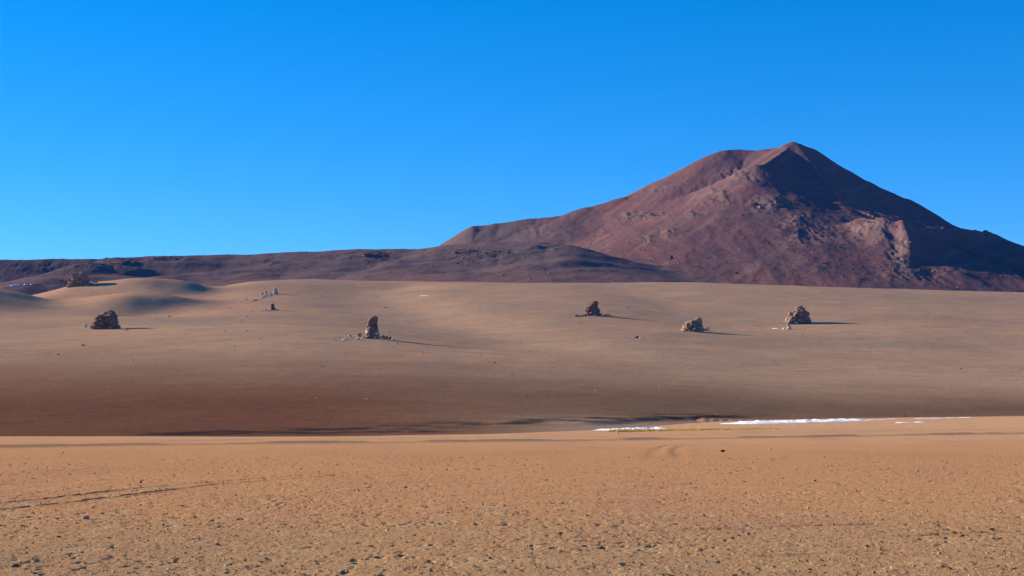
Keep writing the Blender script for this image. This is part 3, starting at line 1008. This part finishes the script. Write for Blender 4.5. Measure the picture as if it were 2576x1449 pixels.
# ------------------------------------------------------------------ stones on the near plain
def field_stone(label, px, py, w, h, mat, tilt=0.0):
    boulder(label, px, py, w, h, mat, cat='stone', name='stone_on_plain', tilt=tilt)
field_stone('grey stone with a dark side lying below the wheel tracks', 341, 2079, 31, 23, M_stone)
field_stone('black rounded stone on the plain near the curved tracks', 2892, 1808, 21, 10, M_stonedark)
field_stone('flat bluish white stone beyond the black stone on the plain', 3082, 1797, 17, 4, M_stonepale)
field_stone('flat grey stone beside the rounded tan stone on the plain', 3257, 1927, 17, 8, M_stone, 0.2)
field_stone('rounded tan stone with a dark half on the plain', 3346, 1943, 18, 11, M_tan)
field_stone('little pale stone beside the long wheel tracks', 1369, 1904, 9, 6, M_stonepale)
field_stone('pale pebble downhill of the grey stone', 343, 2132, 9, 4, M_stonepale)
field_stone('small dark stone on the bright edge of the plain before the snow', 2474, 1737, 6, 4, M_stonedark)
field_stone('dark little stone on the far road berm', 3808, 1741, 7, 4, M_stonedark)
field_stone('small tan stone half sunk in the rough gravel', 768, 2236, 12, 8, M_stone)
field_stone('small dark stone beyond the short wheel track', 253, 1812, 6, 4, M_stonedark)

# ------------------------------------------------------------------ snow and grass in the wash
def strip_mesh(name, pts, width, height, mat, seed, step=0.3, thr=0.0):
    """a low uneven bank along a line of ground points"""
    P2 = np.array(pts)
    seg = np.hypot(*np.diff(P2, axis=0).T)
    cum = np.concatenate([[0], np.cumsum(seg)])
    Ln = cum[-1]
    n = max(8, int(Ln / step))
    m = max(6, int(2 * width / step))
    s = np.linspace(0, Ln, n)
    cx = np.interp(s, cum, P2[:, 0]); cy = np.interp(s, cum, P2[:, 1])
    tx = np.gradient(cx); ty = np.gradient(cy)
    l = np.hypot(tx, ty); tx /= l; ty /= l
    v = np.linspace(-1, 1, m)
    X = cx[:, None] - ty[:, None] * v[None] * width
    Y = cy[:, None] + tx[:, None] * v[None] * width
    end = np.clip(np.minimum(s, Ln - s) / (0.10 * Ln + 0.5), 0, 1) ** 0.6
    shape = (1 - np.abs(v[None]) ** 2) * end[:, None]
    q = step / 0.3
    nz = fbm(X / (2.0 * q) + seed, Y / (2.0 * q), 3, 161) + 0.6 * np.abs(perlin(X / (0.8 * q), Y / (0.8 * q) + seed, 165))
    h = (shape * (0.75 + 0.8 * nz) - 0.22 - thr) * height
    Z = ground_z(X, Y) + np.clip(h, -0.25 * height - 0.05, None)
    rows, cols = X.shape
    V = np.stack([X, Y, Z], -1)
    o0 = V[rows // 2, cols // 2].copy()
    V = (V - o0).reshape(-1, 3)
    idx = np.arange(rows * cols).reshape(rows, cols)
    T = np.concatenate([np.stack([idx[:-1, :-1], idx[1:, :-1], idx[1:, 1:]], -1).reshape(-1, 3),
                        np.stack([idx[:-1, :-1], idx[1:, 1:], idx[:-1, 1:]], -1).reshape(-1, 3)])
    o = bpy.data.objects.new(name, mesh_raw(name, V, T, [mat], smooth=False))
    o.location = o0
    C.objects.link(o)
    return o

def gpt(px, py):
    D = hit(px, py)
    return (ray(px, py)[0] * D, D)

o = strip_mesh('snow_patch', [gpt(1512, 1083), gpt(1560, 1082), gpt(1620, 1080.8), gpt(1675, 1079.5)], 1.7, 0.24, M_snow, 3.0, 0.2)
tag(o, 'narrow white snow strip behind the yellow grass line', 'snow')
o = strip_mesh('snow_patch', [gpt(1832, 1067), gpt(1900, 1065), gpt(2050, 1061), gpt(2120, 1059), gpt(2172, 1057.5)], 2.8, 0.38, M_snow, 9.0, 0.45)
tag(o, 'long ragged bank of white snow on the edge of the plain', 'snow')
FRAG = [(2184, 2225, 1056.2), (2234, 2257, 1054), (2302, 2373, 1052.5), (2382, 2404, 1051), (2413, 2440, 1050.5), (2256, 2283, 1063.5), (2307, 2317, 1062.5)]
for i, (a, b, y) in enumerate(FRAG):
    o = strip_mesh('snow_patch', [gpt(a, y + 0.4), gpt(b, y)], 0.9, 0.13, M_snow, 20.0 + 7 * i, 0.3)
    tag(o, 'thin broken scrap of snow trailing from the long snow bank', 'snow', 'scraps of snow past the long bank')
o = strip_mesh('snow_patch', [gpt(1056, 744.6), gpt(1079, 743.2)], 2.2, 0.6, M_snow, 80.0, 0.7)
tag(o, 'short sliver of snow high on the slope above the pillar\'s hollow', 'snow')
o = strip_mesh('snow_patch', [gpt(199, 717), gpt(234, 712.2)], 3.0, 2.4, M_snow, 90.0, 1.0)
tag(o, 'thin snow streak under the dark rock on the dune', 'snow')
o = strip_mesh('snow_patch', [gpt(1942, 826.5), gpt(1957, 827)], 0.8, 0.7, M_snow, 95.0, 0.4)
tag(o, 'tiny white streak on the sunlit side of the fingered white rock', 'snow')

def grass_line():
    r = np.random.default_rng(77)
    line = [gpt(1545, 1086), gpt(1640, 1084), gpt(1760, 1081.5), gpt(1960, 1078.5)]
    L = np.array(line)
    seg = np.concatenate([[0], np.cumsum(np.hypot(*np.diff(L, axis=0).T))])
    V, T = [], []
    for i in range(2600):
        s = seg[-1] * r.random() ** 1.15
        x = np.interp(s, seg, L[:, 0]); y = np.interp(s, seg, L[:, 1])
        y += r.normal() * 0.7
        x += r.normal() * 0.3
        z = float(ground_z(x, y))
        k = 0.24 * r.uniform(0.5, 1.3) * (1 - 0.5 * s / seg[-1])
        for b in range(4):
            a = r.uniform(0, 6.28)
            t = r.uniform(0.5, 1.6)
            w = 0.05
            dx, dy = math.cos(a), math.sin(a)
            n = len(V)
            V += [(x - dy * w, y + dx * w, z - 0.02), (x + dy * w, y - dx * w, z - 0.02), (x + dx * k * t, y + dy * k * t, z + k * 0.7)]
            T.append((n, n + 1, n + 2))
    o = bpy.data.objects.new('dry_grass', mesh_raw('dry_grass', V, T, [M_grass]))
    C.objects.link(o)
    tag(o, 'line of low yellow dry grass along the wash before the snow', 'grass', kind='stuff')
grass_line()

# ------------------------------------------------------------------ loose gravel on the near plain
def gravel():
    r = np.random.default_rng(5)
    N = 24000
    items = []
    D = 13.5 * np.exp(r.random(N) ** 1.2 * math.log(60 / 13.5))
    u = r.uniform(-0.43, 0.43, N)
    X = D * u
    Z0 = ground_z(X, D)
    keep = fbm(X / 3.5, D / 4.5, 3, 44)
    for i in range(N):
        if keep[i] < r.normal() * 0.25 - 0.1:
            continue
        k = 0.0095 * math.exp(r.normal() * 0.5) * (1 + 0.012 * D[i])
        V, T = SMALL[i % len(SMALL)]
        M = rotm(r, 0.6) @ np.diag((k * 1.25, k, k * 0.8))
        items.append((V, T, M, np.array([X[i], D[i], Z0[i] + 0.004]), int(r.integers(3))))
    o = bpy.data.objects.new('gravel', joined('gravel', items, [M_peb, M_peb, M_tan]))
    C.objects.link(o)
    tag(o, 'straw-coloured loose gravel strewn over the near plain', 'gravel', kind='stuff')
gravel()

def slope_stones():
    r = np.random.default_rng(15)
    N = 1500
    D = r.uniform(420, 2150, N)
    U_ = r.uniform(-150, 2720, N)
    X = (U_ - CX) / F * D
    Z0 = ground_z(X, D)
    cl = fbm(X / 120, D / 120, 2, 171)
    items = []
    for i in range(N):
        if cl[i] < 0.0 and r.random() < 0.7:
            continue
        k = (0.16 + 0.00016 * D[i]) * math.exp(r.normal() * 0.5)
        V, T = SMALL[i % len(SMALL)]
        M = rotm(r, 0.3) @ np.diag((k * 1.4, k, k * 0.6))
        items.append((V, T, M, np.array([X[i], D[i], Z0[i] + k * 0.2]), int(r.integers(3))))
    o = bpy.data.objects.new('slope_stones', joined('slope_stones', items, [M_rust, M_tan, M_dark]))
    C.objects.link(o)
    tag(o, 'tiny stones sprinkled over the sandy slope', 'stones', kind='stuff')
slope_stones()

# ------------------------------------------------------------------ rocks on the mountain
def mountain_vertex(px, py):
    d = (m_px - px) ** 2 + (m_py - py) ** 2
    near = np.where(d < 9.0, MY, 1e9)
    i = np.unravel_index(np.argmin(near), near.shape)
    if near[i] > 1e8:
        i = np.unravel_index(np.argmin(d), d.shape)
    return np.array([MX[i], MY[i], MZ[i]])

def outcrop(px, py, w, h, n, seed):
    r = np.random.default_rng(seed)
    c = mountain_vertex(px, py)
    s = c[1] / F
    items = []
    for i in range(n):
        t = r.uniform(-0.5, 0.5)
        q = mountain_vertex(px + w * t, py + h * 0.2 * r.normal())
        k = h * s * r.uniform(0.3, 0.62)
        M = rotm(r, 0.2) @ np.diag((k * 0.85, k * 0.8, k * 0.95))
        V, T = HULLS[int(r.integers(len(HULLS)))]
        items.append((V, T, M, q - c + np.array([0, k * 0.25, -k * 0.15]), 0))
    me = joined('rock_outcrop', items, [M_mrock])
    o = bpy.data.objects.new('rock_outcrop', me)
    o.location = c
    C.objects.link(o)
    o.parent = mountain

for i, (px, py, w, h, n) in enumerate([(1575, 547, 28, 6, 6), (1606, 542, 22, 8, 6), (1645, 541, 30, 7, 8), (1740, 539, 18, 7, 5), (1684, 588, 32, 9, 8), (1625, 603, 20, 8, 5),
                                       (1915, 515, 30, 16, 8), (1955, 514, 30, 15, 8), (2170, 556, 40, 8, 8), (2335, 576, 36, 9, 8), (2470, 591, 30, 9, 7), (1845, 435, 50, 6, 9)]):
    outcrop(px, py, w, h, n, 400 + i)

def scree():
    r = np.random.default_rng(9)
    items = []
    vis = (m_px > -60) & (m_px < 2640) & (m_py < 745)
    ii = np.argwhere(vis)
    w = 0.04 + 0.7 * ROCKY[vis] + 0.8 * HROCK[vis] + 0.9 * np.exp(-((m_px[vis] - 2080) / 260) ** 2 - ((m_py[vis] - 690) / 32) ** 2) + 0.25 * np.exp(-((m_px[vis] - 2000) / 300) ** 2 - ((m_py[vis] - 600) / 60) ** 2)
    w = w / w.sum()
    pick = r.choice(len(ii), 2600, p=w, replace=False)
    for n in pick:
        i, j = ii[n]
        k = 1.25 * math.exp(r.normal() * 0.5)
        V, T = SMALL[int(r.integers(len(SMALL)))]
        M = rotm(r, 0.4) @ np.diag((k * 1.1, k, k * 0.9))
        items.append((V, T, M, np.array([MX[i, j] + r.normal() * 2, MY[i, j], MZ[i, j] + k * 0.2]), int(r.integers(2))))
    o = bpy.data.objects.new('scree_boulders', joined('scree_boulders', items, [M_mrock, M_mount_rock]))
    C.objects.link(o)
    tag(o, 'boulders strewn over the slopes of the mountain and hills', 'scree', kind='stuff')
M_mount_rock = rock_material('dark mountain boulder', (0.08, 0.05, 0.045), (0.14, 0.085, 0.075), (0.22, 0.14, 0.12), 0.2, 0.5)
scree()

def mountain_snow(px0, px1, py0, py1, seed):
    a, b = mountain_vertex(px0, py0), mountain_vertex(px1, py1)
    n = 26
    V, T = [], []
    r = np.random.default_rng(seed)
    for i in range(n):
        t = i / (n - 1)
        q = mountain_vertex(px0 + (px1 - px0) * t, py0 + (py1 - py0) * t)
        h = 1.5 * (min(t, 1 - t) * 6 if min(t, 1 - t) < 1 / 6 else 1) * r.uniform(0.6, 1.2) + 0.1
        V += [(q[0] - a[0], q[1] - a[1] - 2.5, q[2] - a[2] - 1.2), (q[0] - a[0], q[1] - a[1], q[2] - a[2] + h), (q[0] - a[0], q[1] - a[1] + 3, q[2] - a[2] - 0.5)]
        if i:
            p = 3 * (i - 1)
            T += [(p, p + 3, p + 4), (p, p + 4, p + 1), (p + 1, p + 4, p + 5), (p + 1, p + 5, p + 2)]
    o = bpy.data.objects.new('snow_patch', mesh_raw('snow_patch', V, T, [M_snow]))
    o.location = a
    C.objects.link(o)
    return o
for q in [(24, 52, 716.5, 715), (60, 72, 714.5, 714), (76, 92, 713.5, 712.5)]:
    tag(mountain_snow(*q, int(q[0])), 'streak of snow at the foot of the dark hill behind the dunes', 'snow', 'snow streaks under the dark hill')

# ------------------------------------------------------------------ thin air between the camera and the mountain
def haze():
    bm = bmesh.new()
    bmesh.ops.create_cube(bm, size=1.0)
    for v in bm.verts:
        v.co = ((9300 if v.co.x > 0 else -9300), (9300 if v.co.y > 0 else -9300), (790 if v.co.z > 0 else -13))
    me = bpy.data.meshes.new('haze')
    bm.to_mesh(me)
    bm.free()
    m = bpy.data.materials.new('thin mountain air')
    m.use_nodes = True
    t = m.node_tree
    t.nodes.remove(t.nodes['Principled BSDF'])
    v = t.nodes.new('ShaderNodeVolumePrincipled')
    v.inputs['Color'].default_value = (0.08, 0.22, 1.0, 1)
    v.inputs['Density'].default_value = HAZE_DENSITY
    t.links.new(v.outputs[0], t.nodes['Material Output'].inputs['Volume'])
    me.materials.append(m)
    o = bpy.data.objects.new('haze', me)
    C.objects.link(o)
    tag(o, 'thin bluish air over the whole desert', 'haze', kind='stuff')
HAZE_DENSITY = 1.1e-5
haze()
